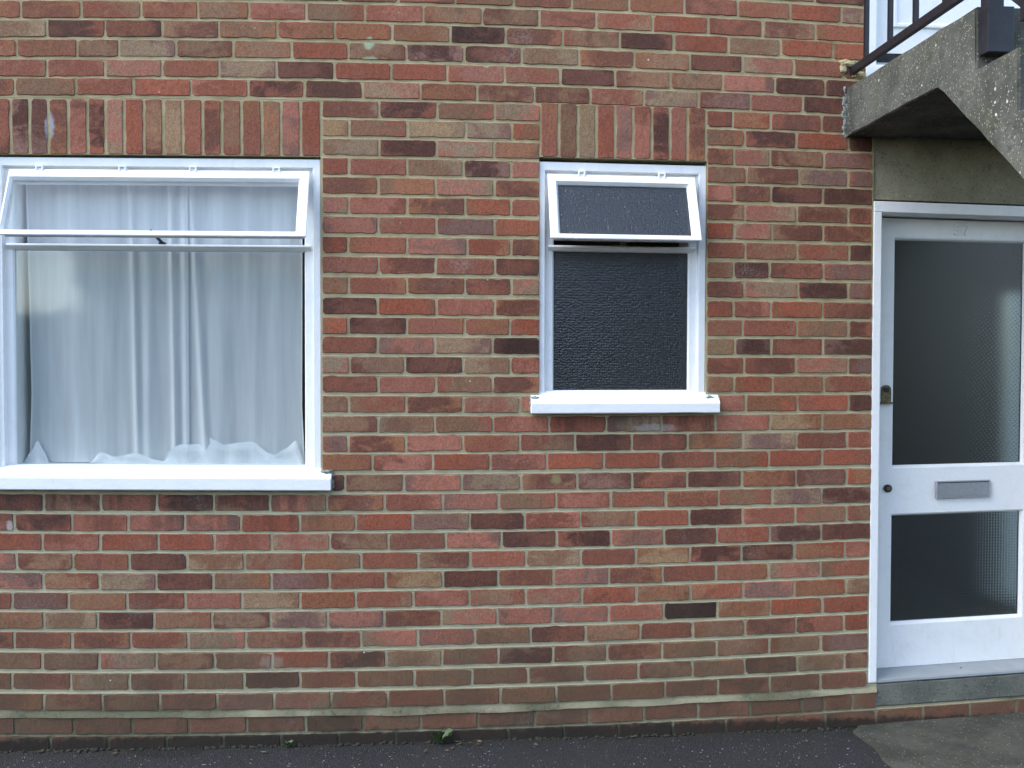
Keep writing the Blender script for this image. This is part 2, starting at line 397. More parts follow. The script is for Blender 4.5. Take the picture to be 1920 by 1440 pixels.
def prism(bm, pts, x0, x1):
    """closed (y,z) outline swept along X"""
    a = [bm.verts.new((x0, y, z)) for y, z in pts]; b = [bm.verts.new((x1, y, z)) for y, z in pts]
    n = len(pts)
    bm.faces.new(a); bm.faces.new(list(reversed(b)))
    for i in range(n): bm.faces.new((a[i], b[i], b[(i + 1) % n], a[(i + 1) % n]))
def tube(bm, p0, p1, r, seg=8):
    p0, p1 = Vector(p0), Vector(p1); d = (p1 - p0); q = d.to_track_quat('Z', 'Y')
    A = []; B = []
    for i in range(seg):
        a = 2 * math.pi * i / seg; o = q @ Vector((math.cos(a) * r, math.sin(a) * r, 0))
        A.append(bm.verts.new(p0 + o)); B.append(bm.verts.new(p1 + o))
    for i in range(seg):
        j = (i + 1) % seg; bm.faces.new((A[i], A[j], B[j], B[i]))
    bm.faces.new(list(reversed(A))); bm.faces.new(B)
def lump(bm, c, r, k=.35, sub=2, seed=0):
    """uneven dab"""
    g = bmesh.ops.create_icosphere(bm, subdivisions=sub, radius=1.0)
    for v in g['verts']:
        n = 1 + k * mnoise.noise(v.co * 1.7 + Vector((seed, seed * .7, 0))) + k * .5 * mnoise.noise(v.co * 4.5 + Vector((seed, 0, 3)))
        v.co = Vector((c[0] + v.co.x * r[0] * n, c[1] + v.co.y * r[1] * n, c[2] + v.co.z * r[2] * n))

# ------------------------------------------------------------------ the building
house = empty('brick_house', (0, 0, 0))
tag(house, label='red brick ground-floor front of flats with two white windows and a white door', category='building')

WIN_L = (-1.713, -.462, 1.020, 2.352)      # openings in the brickwork (x0, x1, z0, z1)
WIN_C = (.409, 1.099, 1.328, 2.368)
DOOR = (1.800, 2.675, .158, 2.700)
STEP = (1.836, 2.675, .052, .158)
UPDOOR = (1.757, 2.675, 2.700, 4.60)
OPEN = [WIN_L, WIN_C, DOOR, STEP, UPDOOR]
XL, XR, ZT = -3.0, 3.7, 4.75

# mortar: the solid wall behind the bricks, plus the bed joints struck so that they lean out at the foot
def cuts(a, b, step, extra):
    n = max(1, round((b - a) / step)); s = {round(a + (b - a) * i / n, 4) for i in range(n + 1)}
    s = {v for v in s if all(abs(v - e) > step * .35 for e in extra)} | {round(e, 4) for e in extra if a <= e <= b}
    return sorted(s)
xs = cuts(XL, XR, .045, [o[0] for o in OPEN] + [o[1] for o in OPEN])
zs = cuts(-.10, ZT, .04, [o[2] for o in OPEN] + [o[3] for o in OPEN])
bm = bmesh.new(); grid = {}
def gv(i, k, back):
    key = (i, k, back)
    if key not in grid:
        X, Z = xs[i], zs[k]
        y = .20 if back else .0013 + .0007 * mnoise.noise(Vector((X * 14, 3.1, Z * 14)))
        grid[key] = bm.verts.new((X, y, bow(X, Z)))
    return grid[key]
def solid(i, k):
    if i < 0 or k < 0 or i >= len(xs) - 1 or k >= len(zs) - 1: return False
    cx, cz = (xs[i] + xs[i + 1]) / 2, (zs[k] + zs[k + 1]) / 2
    return not any(o[0] < cx < o[1] and o[2] < cz < o[3] for o in OPEN)
for i in range(len(xs) - 1):
    for k in range(len(zs) - 1):
        if not solid(i, k): continue
        bm.faces.new((gv(i, k, 0), gv(i + 1, k, 0), gv(i + 1, k + 1, 0), gv(i, k + 1, 0)))
        if not solid(i - 1, k): bm.faces.new((gv(i, k, 1), gv(i, k, 0), gv(i, k + 1, 0), gv(i, k + 1, 1)))
        if not solid(i + 1, k): bm.faces.new((gv(i + 1, k, 0), gv(i + 1, k, 1), gv(i + 1, k + 1, 1), gv(i + 1, k + 1, 0)))
        if not solid(i, k - 1): bm.faces.new((gv(i, k, 1), gv(i + 1, k, 1), gv(i + 1, k, 0), gv(i, k, 0)))
        if not solid(i, k + 1): bm.faces.new((gv(i, k + 1, 0), gv(i + 1, k + 1, 0), gv(i + 1, k + 1, 1), gv(i, k + 1, 1)))
BH = .0632                                  # height of a brick face
def gaps(z):
    """stretches of wall along a level, left to right"""
    segs = [(XL, XR)]
    blocks = [(o[0], o[1]) for o in OPEN if o[2] - .004 < z < o[3] + .004]
    if 2.372 < z < 2.545: blocks.append((.409, 1.099))
    if 2.355 < z < 2.545: blocks.append((-1.723, -.460))
    for a, b in sorted(blocks):
        n = []
        for s, e in segs:
            if b <= s or a >= e: n.append((s, e)); continue
            if a > s: n.append((s, a))
            if b < e: n.append((b, e))
        segs = n
    return segs
for r in range(-22, 38):
    zm = (rowz(r) + rowz(r + 1)) / 2
    thick = rowz(r) - rowz(r + 1) - BH
    for a, b in gaps(zm):
        n = max(2, int((b - a) / .022)); last = None
        for i in range(n + 1):
            X = a + (b - a) * i / n
            zt = zrow(r, X) - BH / 2 + .003; zb = zrow(r + 1, X) + BH / 2 - .002
            w = mnoise.noise(Vector((X * 9, r * 5.3, 0))); w2 = mnoise.noise(Vector((X * 33, r * 3.7, 5)))
            w3 = mnoise.noise(Vector((X * 75, r * 8.1, 9)))
            low = max(0, (r - 18) / 18)
            proud = .0010 * low - .0002 + .0010 * w + .0007 * w2
            if r == 36:                      # a ragged fillet of mortar along the foot of the wall
                br = mnoise.noise(Vector((X * 3.1, 7.7, 0)))
                proud = .006 + .005 * w; zb -= .004 + (.010 * max(0, br + .1)); 
            cur = [bm.verts.new((X, .0060, zt)), bm.verts.new((X, .0045 - proud * .5, zt - thick * .30 + .001 * w3)),
                   bm.verts.new((X, -proud, zb + thick * .22 + .0014 * w2 + .001 * w3)), bm.verts.new((X, .003, zb - .001 + .0012 * w3))]
            if last:
                for q in range(3): bm.faces.new((last[q], cur[q], cur[q + 1], last[q + 1]))
            last = cur
obj('mortar', bm, M['mortar'], house)

# bricks
PAL = {'r': (140, 90, 78), 'R': (147, 86, 69), 'p': (160, 108, 98), 'b': (136, 108, 92), 'g': (148, 130, 114), 'd': (89, 61, 58), 'm': (116, 78, 70),
       'k': (58, 42, 41), 't': (147, 127, 105), 'o': (142, 100, 79), 'v': (128, 100, 98)}
DAY = (.93, .78, .58)                      # the colours were judged under a bluish sky
MATE = {'r': 'pomb', 'R': 'rro', 'p': 'rgv', 'b': 'grom', 'g': 'bpv', 'd': 'mmrv', 'm': 'rdbo', 'k': 'dk', 't': 'bgo', 'o': 'Rbr', 'v': 'pgm'}
ROWS = [
(-1,'rbrorbrbrbrobrrm',[-1.800,-1.591,-1.377,-1.164,-.946,-.727,-.503,-.274,-.043,.187,.422,.655,.882,1.102,1.323,1.542,1.752]),
(0,'rbrbrbmrbmoorrRv',[-1.706,-1.492,-1.277,-1.063,-.844,-.614,-.385,-.154,.070,.304,.539,.773,.999,1.220,1.440,1.655,1.755]),
(1,'orrrbrbpbbrrRrmr',[-1.821,-1.605,-1.377,-1.151,-.935,-.738,-.516,-.287,-.057,.178,.407,.639,.870,1.098,1.325,1.546,1.756]),
(2,'bdmmboookmbdRbRR',[-1.723,-1.508,-1.289,-1.070,-.855,-.629,-.404,-.180,.051,.272,.503,.735,.956,1.183,1.401,1.621,1.757]),
(3,'RobgbbRbdmbmbmpr',[-1.833,-1.622,-1.394,-1.237,-1.019,-.800,-.573,-.352,-.123,.106,.337,.568,.794,1.022,1.241,1.456,1.662]),
(3,'d',[1.674,1.757]),
(4,'rrprgmRRprmbbpdd',[-1.725,-1.509,-1.290,-1.073,-.854,-.633,-.407,-.184,.040,.268,.494,.716,.944,1.160,1.378,1.589,1.758]),
(5,'mbrRrddgombrgvpd',[-1.844,-1.630,-1.401,-1.183,-.963,-.743,-.524,-.296,-.068,.159,.389,.616,.836,1.061,1.276,1.495,1.709]),
(6,'mdbg',[-.453,-.231,-.000,.228,.409]),
(6,'romm',[1.097,1.203,1.361,1.575,1.785]),
(7,'tbtgo',[-.453,-.349,-.119,.113,.299,.409]),
(7,'bdRd',[1.097,1.253,1.470,1.688,1.790]),
(8,'gdgo',[-.453,-.231,-.004,.226,.409]),
(8,'mpbv',[1.098,1.209,1.360,1.585,1.791]),
(9,'Rrbdp',[-.454,-.351,-.121,.104,.295,.409]),
(9,'bmvv',[1.098,1.261,1.482,1.690,1.792]),
(10,'mopm',[-.454,-.235,-.007,.228,.409]),
(10,'pmmd',[1.099,1.212,1.364,1.584,1.793]),
(11,'ppmRr',[-.454,-.353,-.121,.111,.295,.410]),
(11,'mpmm',[1.099,1.255,1.475,1.692,1.791]),
(12,'prvR',[-.454,-.236,-.004,.229,.410]),
(12,'Rpmm',[1.100,1.211,1.370,1.586,1.792]),
(13,'RrpRm',[-.454,-.354,-.121,.119,.296,.410]),
(13,'rbrd',[1.101,1.259,1.478,1.698,1.793]),
(14,'pmpm',[-.455,-.234,-.007,.231,.410]),
(14,'odrv',[1.101,1.212,1.362,1.588,1.794]),
(15,'ormrp',[-.455,-.352,-.121,.111,.298,.410]),
(15,'mgdv',[1.102,1.256,1.484,1.695,1.795]),
(16,'mRpm',[-.455,-.238,-.004,.231,.411]),
(16,'RrRm',[1.102,1.211,1.368,1.587,1.796]),
(17,'RmroR',[-.455,-.354,-.122,.109,.292,.411]),
(17,'rrbm',[1.103,1.252,1.479,1.699,1.797]),
(18,'rpgk',[-.456,-.238,-.011,.221,.411]),
(18,'tdrd',[1.103,1.219,1.372,1.591,1.798]),
(19,'gbmbr',[-.456,-.350,-.130,.103,.294,.411]),
(19,'mmpv',[1.104,1.258,1.476,1.698,1.799]),
(20,'rpbm',[-.456,-.236,-.006,.221,.412]),
(20,'oRor',[1.105,1.216,1.378,1.595,1.800]),
(21,'brmpp',[-.456,-.353,-.124,.103,.332,.379]),
(21,'poRd',[1.159,1.266,1.484,1.702,1.800]),
(22,'bbbpRgrpto',[-.456,-.237,-.011,.224,.453,.687,.915,1.139,1.368,1.589,1.801]),
(23,'vmprbdrovmr',[-.457,-.355,-.126,.103,.334,.558,.791,1.024,1.256,1.481,1.697,1.800]),
(24,'opRrRRroRR',[-.457,-.260,-.019,.213,.443,.677,.911,1.138,1.365,1.591,1.801]),
(25,'mbpgmvrdovo',[-.415,-.368,-.135,.097,.337,.568,.794,1.023,1.253,1.481,1.697,1.802]),
(26,'mmrdmpmrpbprrbvd',[-1.753,-1.537,-1.320,-1.105,-.884,-.665,-.440,-.212,.021,.248,.481,.706,.934,1.155,1.380,1.590,1.800]),
(27,'pdrppRoRvmrbRdrbr',[-1.864,-1.649,-1.431,-1.216,-.996,-.778,-.548,-.326,-.101,.131,.354,.581,.810,1.033,1.256,1.480,1.698,1.801]),
(28,'RrRRrpbrpmdvdRdd',[-1.759,-1.543,-1.323,-1.100,-.883,-.660,-.428,-.197,.034,.259,.485,.707,.928,1.149,1.372,1.590,1.800]),
(29,'pbrmbbormrbrtdmop',[-1.856,-1.643,-1.428,-1.213,-.989,-.766,-.536,-.305,-.077,.131,.359,.584,.811,1.036,1.253,1.477,1.691,1.798]),
(30,'vbgmbvrtmmpmrrpr',[-1.758,-1.542,-1.327,-1.109,-.888,-.660,-.431,-.208,.022,.246,.471,.699,.923,1.146,1.367,1.589,1.797]),
(31,'mvbmpgorpbpRorvob',[-1.876,-1.660,-1.446,-1.221,-.998,-.776,-.547,-.327,-.097,.129,.359,.589,.814,1.039,1.261,1.478,1.697,1.798]),
(32,'obdbbvpmppprkoRR',[-1.756,-1.540,-1.336,-1.118,-.893,-.665,-.439,-.214,.015,.242,.469,.700,.928,1.154,1.377,1.600,1.794]),
(33,'mrmrgbmppbmbrbmrR',[-1.869,-1.654,-1.433,-1.208,-.987,-.762,-.535,-.308,-.079,.151,.379,.605,.831,1.051,1.271,1.487,1.692,1.795]),
(34,'bbgbbRdbbdbmbbbv',[-1.766,-1.549,-1.331,-1.111,-.885,-.659,-.434,-.206,.020,.247,.472,.694,.922,1.151,1.374,1.594,1.794]),
(35,'mmgmbdrbbbmrbbmbb',[-1.879,-1.664,-1.440,-1.215,-.998,-.769,-.548,-.325,-.092,.141,.369,.602,.825,1.050,1.271,1.493,1.696,1.795]),
(36,'mbbmvprRmoromm' + 'mr',[-1.762,-1.545,-1.320,-1.098,-.876,-.652,-.425,-.200,.028,.256,.485,.712,.937,1.158,1.378,1.594,1.793]),
(37,'mbmrrrdbrmmrrrrvmr',[-1.873,-1.655,-1.432,-1.206,-.987,-.759,-.527,-.296,-.067,.165,.396,.618,.848,1.074,1.295,1.515,1.611,1.732,1.833]),
(38,'dmmmdmrmmddmrrrrorrr',[-1.733,-1.520,-1.299,-1.074,-.852,-.625,-.396,-.168,.059,.287,.517,.744,.971,1.191,1.411,1.616,1.834,2.038,2.243,2.447,2.648])
]
SOL_L = ([-1.723, -1.647, -1.576, -1.505, -1.431, -1.358, -1.29, -1.219, -1.144, -1.07, -0.995, -0.919, -0.845, -0.769, -0.69, -0.616, -0.539, -0.459], 'rddmrdpRbgrmbropR')
SOL_C = ([0.411, 0.489, 0.565, 0.641, 0.717, 0.791, 0.868, 0.943, 1.015, 1.092], 'rbtRvpdpm')

def brick_into(bm, corners, letter, rng, lays):
    """one fired brick: uneven face, worn arrises; corners = (x0, x1, z0l, z0r, z1l, z1r)"""
    x0, x1, zbl, zbr, ztl, ztr = corners
    tl, te, tuv, ts = lays
    w, h = x1 - x0, ztl - zbl
    pts = []
    nx, nz = (7, 2) if w > h * 1.6 else ((2, 7) if h > w * 1.6 else (3, 2))
    cr = [rng.choice((rng.uniform(.0015, .005), rng.uniform(.004, .010))) for _ in range(4)]
    def side(p, q, n, ca, cb):
        L = math.hypot(q[0] - p[0], q[1] - p[1])
        for i in range(n + 1):
            t = (ca + (L - ca - cb) * i / n) / L
            pts.append((p[0] + (q[0] - p[0]) * t, p[1] + (q[1] - p[1]) * t))
    side((x0, zbl), (x1, zbr), nx, cr[0], cr[1]); side((x1, zbr), (x1, ztr), nz, cr[1], cr[2])
    side((x1, ztr), (x0, ztl), nx, cr[2], cr[3]); side((x0, ztl), (x0, zbl), nz, cr[3], cr[0])
    cx, cz = (x0 + x1) / 2, (zbl + ztr) / 2
    yf = rng.uniform(-.0034, -.0016); tx, tz = rng.uniform(-.005, .005), rng.uniform(-.008, .008)
    jit = [(rng.gauss(0, .0010), rng.gauss(0, .0011)) for _ in pts]
    R0, R1, R2 = [], [], []
    for (px, pz), (jx, jz) in zip(pts, jit):
        sx, sz = (1 if px > cx else -1), (1 if pz > cz else -1)
        y = yf + (px - cx) * tx + (pz - cz) * tz
        inx = .0018 if abs(px - cx) > w / 2 - .004 else 0; inz = .0017 if abs(pz - cz) > h / 2 - .004 else 0
        px += jx; pz += jz
        R0.append(bm.verts.new((px - sx * inx, y, pz - sz * inz)))
        R1.append(bm.verts.new((px, y + .0022, pz)))
        R2.append(bm.verts.new((px, .014, pz)))
    f = [bm.faces.new(R0)]; n = len(pts)
    for A, B in ((R1, R0), (R2, R1)):
        for i in range(n):
            j = (i + 1) % n; f.append(bm.faces.new((A[i], A[j], B[j], B[i])))
    v = rng.gauss(1.0, .09); hue = rng.gauss(0, .035)
    c1 = srgb(*PAL[letter]); c1 = (c1[0] * DAY[0] * v * (1 + hue), c1[1] * DAY[1] * v, c1[2] * DAY[2] * v * (1 - hue))
    c2 = srgb(*PAL[rng.choice(MATE[letter])]); v2 = rng.gauss(1.0, .10); c2 = tuple(c * v2 * k for c, k in zip(c2, DAY))
    sd_ = rng.random(); flip = rng.random() < .5
    for fc in f:
        for l in fc.loops:
            l[tl] = (*c1, 1); l[te] = (*c2, 1); l[ts] = (sd_, sd_, sd_, 1)
            u = (l.vert.co.x - x0) / w; vv = (l.vert.co.z - zbl) / h
            l[tuv].uv = (vv, u) if h > w else (u, vv)
def new_bm():
    b = bmesh.new()
    return b, (b.loops.layers.float_color.new('tint'), b.loops.layers.float_color.new('tint_edge'), b.loops.layers.uv.new('face'), b.loops.layers.float_color.new('seed'))

bricks = []                                  # (visible area, name, corners, letter)
def lay(r, x0, x1, letter, vis=True):
    g = .0052
    a, b = x0 + g, x1 - g
    if b - a < .008: return
    j = random.gauss(0, .0008)
    c = (a, b, zrow(r, a) - BH / 2 + j, zrow(r, b) - BH / 2 + j, zrow(r, a) + BH / 2 + j, zrow(r, b) + BH / 2 + j)
    area = max(0, min(b, 2.45) - max(a, -1.72 if r > 18 else -1.70)) * (BH if r > -1 else .015) * (1 if r < 38 else .55) if vis else 0
    bricks.append((area, c, letter))
for r, ls, js in ROWS:
    for i, ch in enumerate(ls): lay(r, js[i] - (.0045 if i == 0 and js[0] > -1.6 else 0), js[i + 1] + (.0045 if i == len(ls) - 1 else 0), ch)
pick = lambda: random.choice('rrrRppbbbgdmmmovo')
ROW0 = {r: js[0] for r, ls, js in reversed(ROWS)}
for r in range(-22, 39):                      # the wall goes on past the picture: left, up and beyond the door
    if r >= -1 or True:
        if 6 <= r <= 25: start = WIN_L[0] - .002
        else: start = ROW0.get(r, -1.60 - .11 * (r % 2))
        x = start
        while x > XL + .02:
            w = .2255 if x < start or not 6 <= r <= 25 else (.113 if r % 2 else .2255)
            lay(r, max(XL, x - w), x, pick(), False); x -= w
    if r < -1:
        x = -1.60 - .11 * (r % 2)
        while x < 1.70:
            lay(r, x, min(1.762, x + .2255), pick(), False); x += .2255
    x = 2.678 if r < 38 else 2.74
    k = r % 2
    while x < XR - .02:
        w = .1128 if k else .2255; k = 0
        lay(r, x, min(XR, x + w), pick(), False); x += w
for js, ls in (SOL_L, SOL_C):                # bricks on end over the windows
    for i, ch in enumerate(ls):
        a, b = js[i] + .0060, js[i + 1] - .0060
        z0, z1 = (2.354, 2.569) if js is SOL_L[0] else (2.370, 2.583)
        c = (a, b, bow(a, z0), bow(b, z0), bow(a, z1), bow(b, z1))
        rng = random.Random(int(a * 1e4)); bb, ly = new_bm(); brick_into(bb, c, ch, rng, ly)
        obj('soldier_brick', bb, M['brick'], house)
order = sorted(range(len(bricks)), key=lambda i: -bricks[i][0])
own = set(order[:272])
rest, rl = new_bm()
for i, (area, c, ch) in enumerate(bricks):
    rng = random.Random(i * 7 + 1)
    if i in own:
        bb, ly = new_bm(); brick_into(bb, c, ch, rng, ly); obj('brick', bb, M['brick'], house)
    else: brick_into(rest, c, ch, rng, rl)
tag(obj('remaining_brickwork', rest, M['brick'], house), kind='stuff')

# dabs of mortar and filler
def dabs(name, lst, mat):
    b = bmesh.new()
    for i, (c, r) in enumerate(lst): lump(b, c, r, .45, 3, i * 3.3 + len(name))
    return obj(name, b, mat, house, True)
dabs('mortar_patch', [((1.672, -.002, 2.772), (.026, .010, .014)), ((1.690, -.004, 2.766), (.026, .012, .013)), ((1.664, .000, 2.748), (.016, .008, .026)), ((1.735, -.003, 2.722), (.026, .010, .016)), ((1.713, .000, 2.722), (.02, .008, .012))], M['mortar'])
dabs('filler_strip', [((1.674 + .004 * math.sin(i * 2.1), .003, 2.478 + i * .0165), (.013, .007, .022)) for i in range(12)], M['lead'])
dabs('sill_filler', [((-.440, -.002, 1.099), (.026, .014, .010)), ((-.418, .000, 1.085), (.012, .010, .010)), ((-.416, .002, 1.050), (.006, .010, .026))], M['lead'])
dabs('sill_filler', [((.393, -.002, 1.392), (.022, .014, .010)), ((.377, .001, 1.372), (.008, .010, .012)), ((1.118, -.002, 1.392), (.022, .014, .011)), ((1.140, .000, 1.381), (.012, .010, .008))], M['lead'])

# rooms behind the openings
for nm, x0, x1, z0, z1, y1 in (('living_room', -2.9, -.12, .25, 2.62, 3.4), ('bathroom', .02, 1.45, .25, 2.62, 2.4), ('hallway', 1.56, 3.0, .23, 2.62, 4.4)):
    bm = bmesh.new()
    v = box(bm, x0, x1, .205, y1, z0, z1)
    for f in list(bm.faces):
        if all(abs(q.co.y - .205) < 1e-4 for q in f.verts): bm.faces.remove(f)
    if nm == 'hallway':                       # side opening added to brighten the door glass towards the right
        for f in list(bm.faces):
            if all(abs(q.co.x - x1) < 1e-4 for q in f.verts): bm.faces.remove(f)
        for ya, yb, za, zb in ((.205, .3, z0, z1), (1.05, y1, z0, z1), (.3, 1.05, z0, .3), (.3, 1.05, 1.9, z1)):
            bm.faces.new([bm.verts.new((x1, yy, zz)) for yy, zz in ((ya, za), (yb, za), (yb, zb), (ya, zb))])
        bl = bmesh.new(); bl.faces.new([bl.verts.new((x1 + .02, yy, zz)) for yy, zz in ((.28, .28), (1.07, .28), (1.07, 1.92), (.28, 1.92))])
        obj('hall_light_sheet', bl, M['light_sheet'], house)  # added sheet, bright with daylight behind the door glass
    tag(obj('room_shell', bm, M['hall'] if nm == 'hallway' else M['room'], house))

def sashed(ox0, ox1, otop, glass_b, trans, inner, hinge_z, sash, angle, slen, hinges, panemat, sill, stay):
    """casement window: fixed pane below a transom, top-hung fanlight standing open"""
    W = empty('window', (0, 0, 0), house)
    bm = bmesh.new()
    t0, t1 = trans
    loops(bm, [(ox0, ox1, sill[2] + .01, otop, .19), (ox0, ox1, sill[2] + .01, otop, .014), (ox0 + .003, ox1 - .003, sill[2] + .02, otop - .003, .011),
               (ox0 + .023, ox1 - .028, glass_b - .030, otop - .033, .011), (ox0 + .025, ox1 - .031, glass_b - .027, otop - .036, .014),
               (ox0 + .027, ox1 - .033, glass_b - .024, otop - .038, .030), (inner[0] - .006, inner[1] + .006, glass_b - .004, otop - .075, .033),
               (inner[0], inner[1], glass_b, otop - .081, .039), (inner[0], inner[1], glass_b, otop - .081, .19)])
    prism(bm, [(.060, t1), (.018, t1 - .001), (.0145, t1 - .004), (.0145, t1 - .009), (.030, t0 + .003), (.040, t0), (.060, t0)], inner[0] - .025, inner[1] + .025)
    obj('frame', warp(bm), M['white'], W)
    bm = bmesh.new()
    s0, s1, zt, zb = sill
    prism(bm, [(.02, glass_b - .004), (.010, glass_b - .010), (-.030, zt + .004), (-.036, zt), (-.037, zb + .004), (-.034, zb), (-.024, zb + .001), (-.022, zb + .006), (-.018, zb + .001), (.012, zb + .003), (.02, zb + .004)], s0, s1)
    bmesh.ops.bevel(bm, geom=[e for e in bm.edges if abs(e.verts[0].co.x - e.verts[1].co.x) < 1e-5], offset=.002, segments=1, affect='EDGES')
    obj('sill', warp(bm), M['white'], W)
    bm = bmesh.new(); box(bm, inner[0] - .004, inner[1] + .004, .043, .048, glass_b - .003, t0 + .004); obj('pane', warp(bm), panemat, W)
    # fanlight, built shut and swung out about its top edge
    R = Matrix.Rotation(-rad(angle), 4, 'X')
    piv = Vector((0, .004, hinge_z))
    def swing(b):
        for q in b.verts: q.co = piv + R @ (q.co - piv)
        return warp(b)
    x0, x1, gl, gr, gt = sash
    zb_ = hinge_z - slen
    bm = bmesh.new(); f = .020
    loops(bm, [(x0 + .014, x1 - .014, zb_ + .014, hinge_z - .012, .044), (x0 + .014, x1 - .014, zb_ + .014, hinge_z - .012, .010), (x0 + .001, x1 - .001, zb_ + .001, hinge_z - .001, .0095), (x0, x1, zb_, hinge_z, .003), (x0 + .003, x1 - .003, zb_ + .003, hinge_z - .003, .000),
               (gl - .009, gr + .009, zb_ + f, hinge_z - gt + .010, .000), (gl - .003, gr + .003, zb_ + f + .005, hinge_z - gt + .004, .008), (gl, gr, zb_ + f + .007, hinge_z - gt, .014), (gl, gr, zb_ + f + .007, hinge_z - gt, .044), (x0 + .014, x1 - .014, zb_ + .014, hinge_z - .012, .044)])
    obj('sash', swing(bm), M['white'], W)
    bm = bmesh.new(); box(bm, gl - .003, gr + .003, .018, .022, zb_ + f + .004, hinge_z - gt + .003); obj('fanlight_pane', swing(bm), panemat, W)
    for hx in hinges:
        bm = bmesh.new()
        ring(bm, hx - .015, hx + .015, hinge_z - .013, hinge_z + .015, (.007, .007, .006, .006), -.005, .004, .0015)
        box(bm, hx - .008, hx + .008, -.002, .004, hinge_z - .002, hinge_z + .002)
        tube(bm, (hx - .011, -.003, hinge_z - .015), (hx + .011, -.003, hinge_z - .015), .0035)
        obj('hinge', warp(bm), M['white'], W)
    bm = bmesh.new()
    sx, kind = stay
    if kind == 'arm':
        tube(bm, (sx, .035, t1 + .002), (sx, .030, t1 + .035), .003); tube(bm, (sx - .02, .03, t1 + .010), (sx + .085, -.075, t1 + .034), .003)
        box(bm, sx - .03, sx + .01, .026, .032, t1, t1 + .006)
    else:
        box(bm, sx - .012, sx + .012, .020, .040, t1, t1 + .007); tube(bm, (sx, .030, t1 + .006), (sx - .02, -.02, t1 + .034), .0065); tube(bm, (sx - .02, -.02, t1 + .034), (sx - .012, -.085, t1 + .040), .004)
    obj('stay', warp(bm), M['black'] if kind != 'arm' else M['brass'], W)
    return W
w1 = sashed(-1.712, -.463, 2.343, 1.120, (1.977, 2.003), (-1.653, -.530), 2.293, (-1.656, -.504, -1.640, -.547, .045), 23, .297, (-1.541, -1.227, -.957, -.634), M['glass'], (-2.02, -.421, 1.073, 1.026), (-1.085, 'knob'))
w1['label'] = 'wide white window with net curtains behind clear glass'
w2 = sashed(.410, 1.098, 2.351, 1.424, (1.992, 2.016), (.473, 1.030), 2.300, (.443, 1.049, .484, 1.012, .043), 23, .297, (.582, .911), M['pebbled'], (.376, 1.149, 1.371, 1.331), (.765, 'arm'))
w2['label'] = 'narrow white window with dark pebbled glass'

# ------------------------------------------------------------------ front door, its frame, step and head
bm = bmesh.new()
ox0, ox1, zt = 1.801, 2.672, 2.225
for x0, x1 in ((ox0, ox0 + .034), (ox1 - .034, ox1)): box(bm, x0, x1, -.003, .16, .160, zt - .0465, .003)
box(bm, ox0, ox1, -.003, .16, zt - .046, zt, .003)
obj('door_frame', warp(bm), M['white'], house)
door = empty('front_door', (0, 0, 0), house); door['label'] = 'white half-glazed front door with number 37'
DY = .110
bm = bmesh.new()
lx0, lx1, lz0, lz1 = 1.838, 2.635, .182, 2.172
g0, g1 = 1.942, 2.536
def leaf(bm):
    zc = [lz0, .372, .868, 1.071, 2.089, lz1]
    # stiles and rails butted, panes between them
    box(bm, lx0, g0, DY, DY + .044, lz0, lz1, .0015); box(bm, g1, lx1, DY, DY + .044, lz0, lz1, .0015)
    for a, b in ((zc[0], zc[1]), (zc[2], zc[3]), (zc[4], zc[5])): box(bm, g0 - .0004, g1 + .0004, DY + .0008, DY + .0432, a, b, .0012)
    for a, b in ((zc[1], zc[2]), (zc[3], zc[4])):   # glazing beads
        loops(bm, [(g0 - .001, g1 + .001, a - .001, b + .001, DY + .003), (g0 + .003, g1 - .003, a + .004, b - .004, DY + .004), (g0 + .010, g1 - .010, a + .011, b - .011, DY + .017), (g0 + .010, g1 - .010, a + .011, b - .011, DY + .03)])
leaf(bm); obj('door_leaf', warp(bm), M['white'], door)
for nm, mt, a, b in (('upper_pane', 'dotted', 1.071, 2.089), ('lower_pane', 'gridded', .372, .868)):
    bm = bmesh.new(); box(bm, g0 + .004, g1 - .004, DY + .019, DY + .024, a + .004, b - .004); obj(nm, warp(bm), M[mt], door)
bm = bmesh.new(); ring(bm, 2.138, 2.378, .930, 1.008, (.006, .006, .007, .006), DY - .011, DY + .002, .0015)
obj('letterbox', warp(bm), M['alu'], door)
bm = bmesh.new(); box(bm, 2.1445, 2.3715, DY - .008, DY + .001, .9375, .9985, .001); obj('letterbox_flap', warp(bm), M['alu'], door)
bm = bmesh.new(); box(bm, 2.1448, 2.3712, DY - .0085, DY + .001, .9990, 1.0015); obj('letterbox_slot_shade', warp(bm), M['dark'], door)  # near-black strip draws the shaded line above the flap
bm = bmesh.new()                              # pull plate of the night latch: round-headed, lipped at the foot
o = [(math.cos(math.pi * i / 12) * .021, 1.398 + .020 + math.sin(math.pi * i / 12) * .021) for i in range(13)] + [(-.021, 1.365), (-.026, 1.358), (.026, 1.358), (.021, 1.365)]
fr = [bm.verts.new((1.912 + x, DY - .007, z)) for x, z in o]; bk = [bm.verts.new((1.912 + x, DY + .001, z)) for x, z in o]
bm.faces.new(fr); bm.faces.new(bk)
for i in range(len(o)): j = (i + 1) % len(o); bm.faces.new((fr[i], bk[i], bk[j], fr[j]))
box(bm, 1.912 - .026, 1.912 + .026, DY - .022, DY - .006, 1.356, 1.364, .002)
obj('latch_pull', warp(bm), M['brass'], door)
bm = bmesh.new(); tube(bm, (1.912, DY + .001, 1.418), (1.912, DY - .012, 1.418), .0115, 14); obj('latch_cylinder', warp(bm), M['black'], door)
bm = bmesh.new(); tube(bm, (1.924, DY + .001, .982), (1.924, DY - .008, .982), .0175, 16); obj('keyhole_plate', warp(bm), M['black'], door)
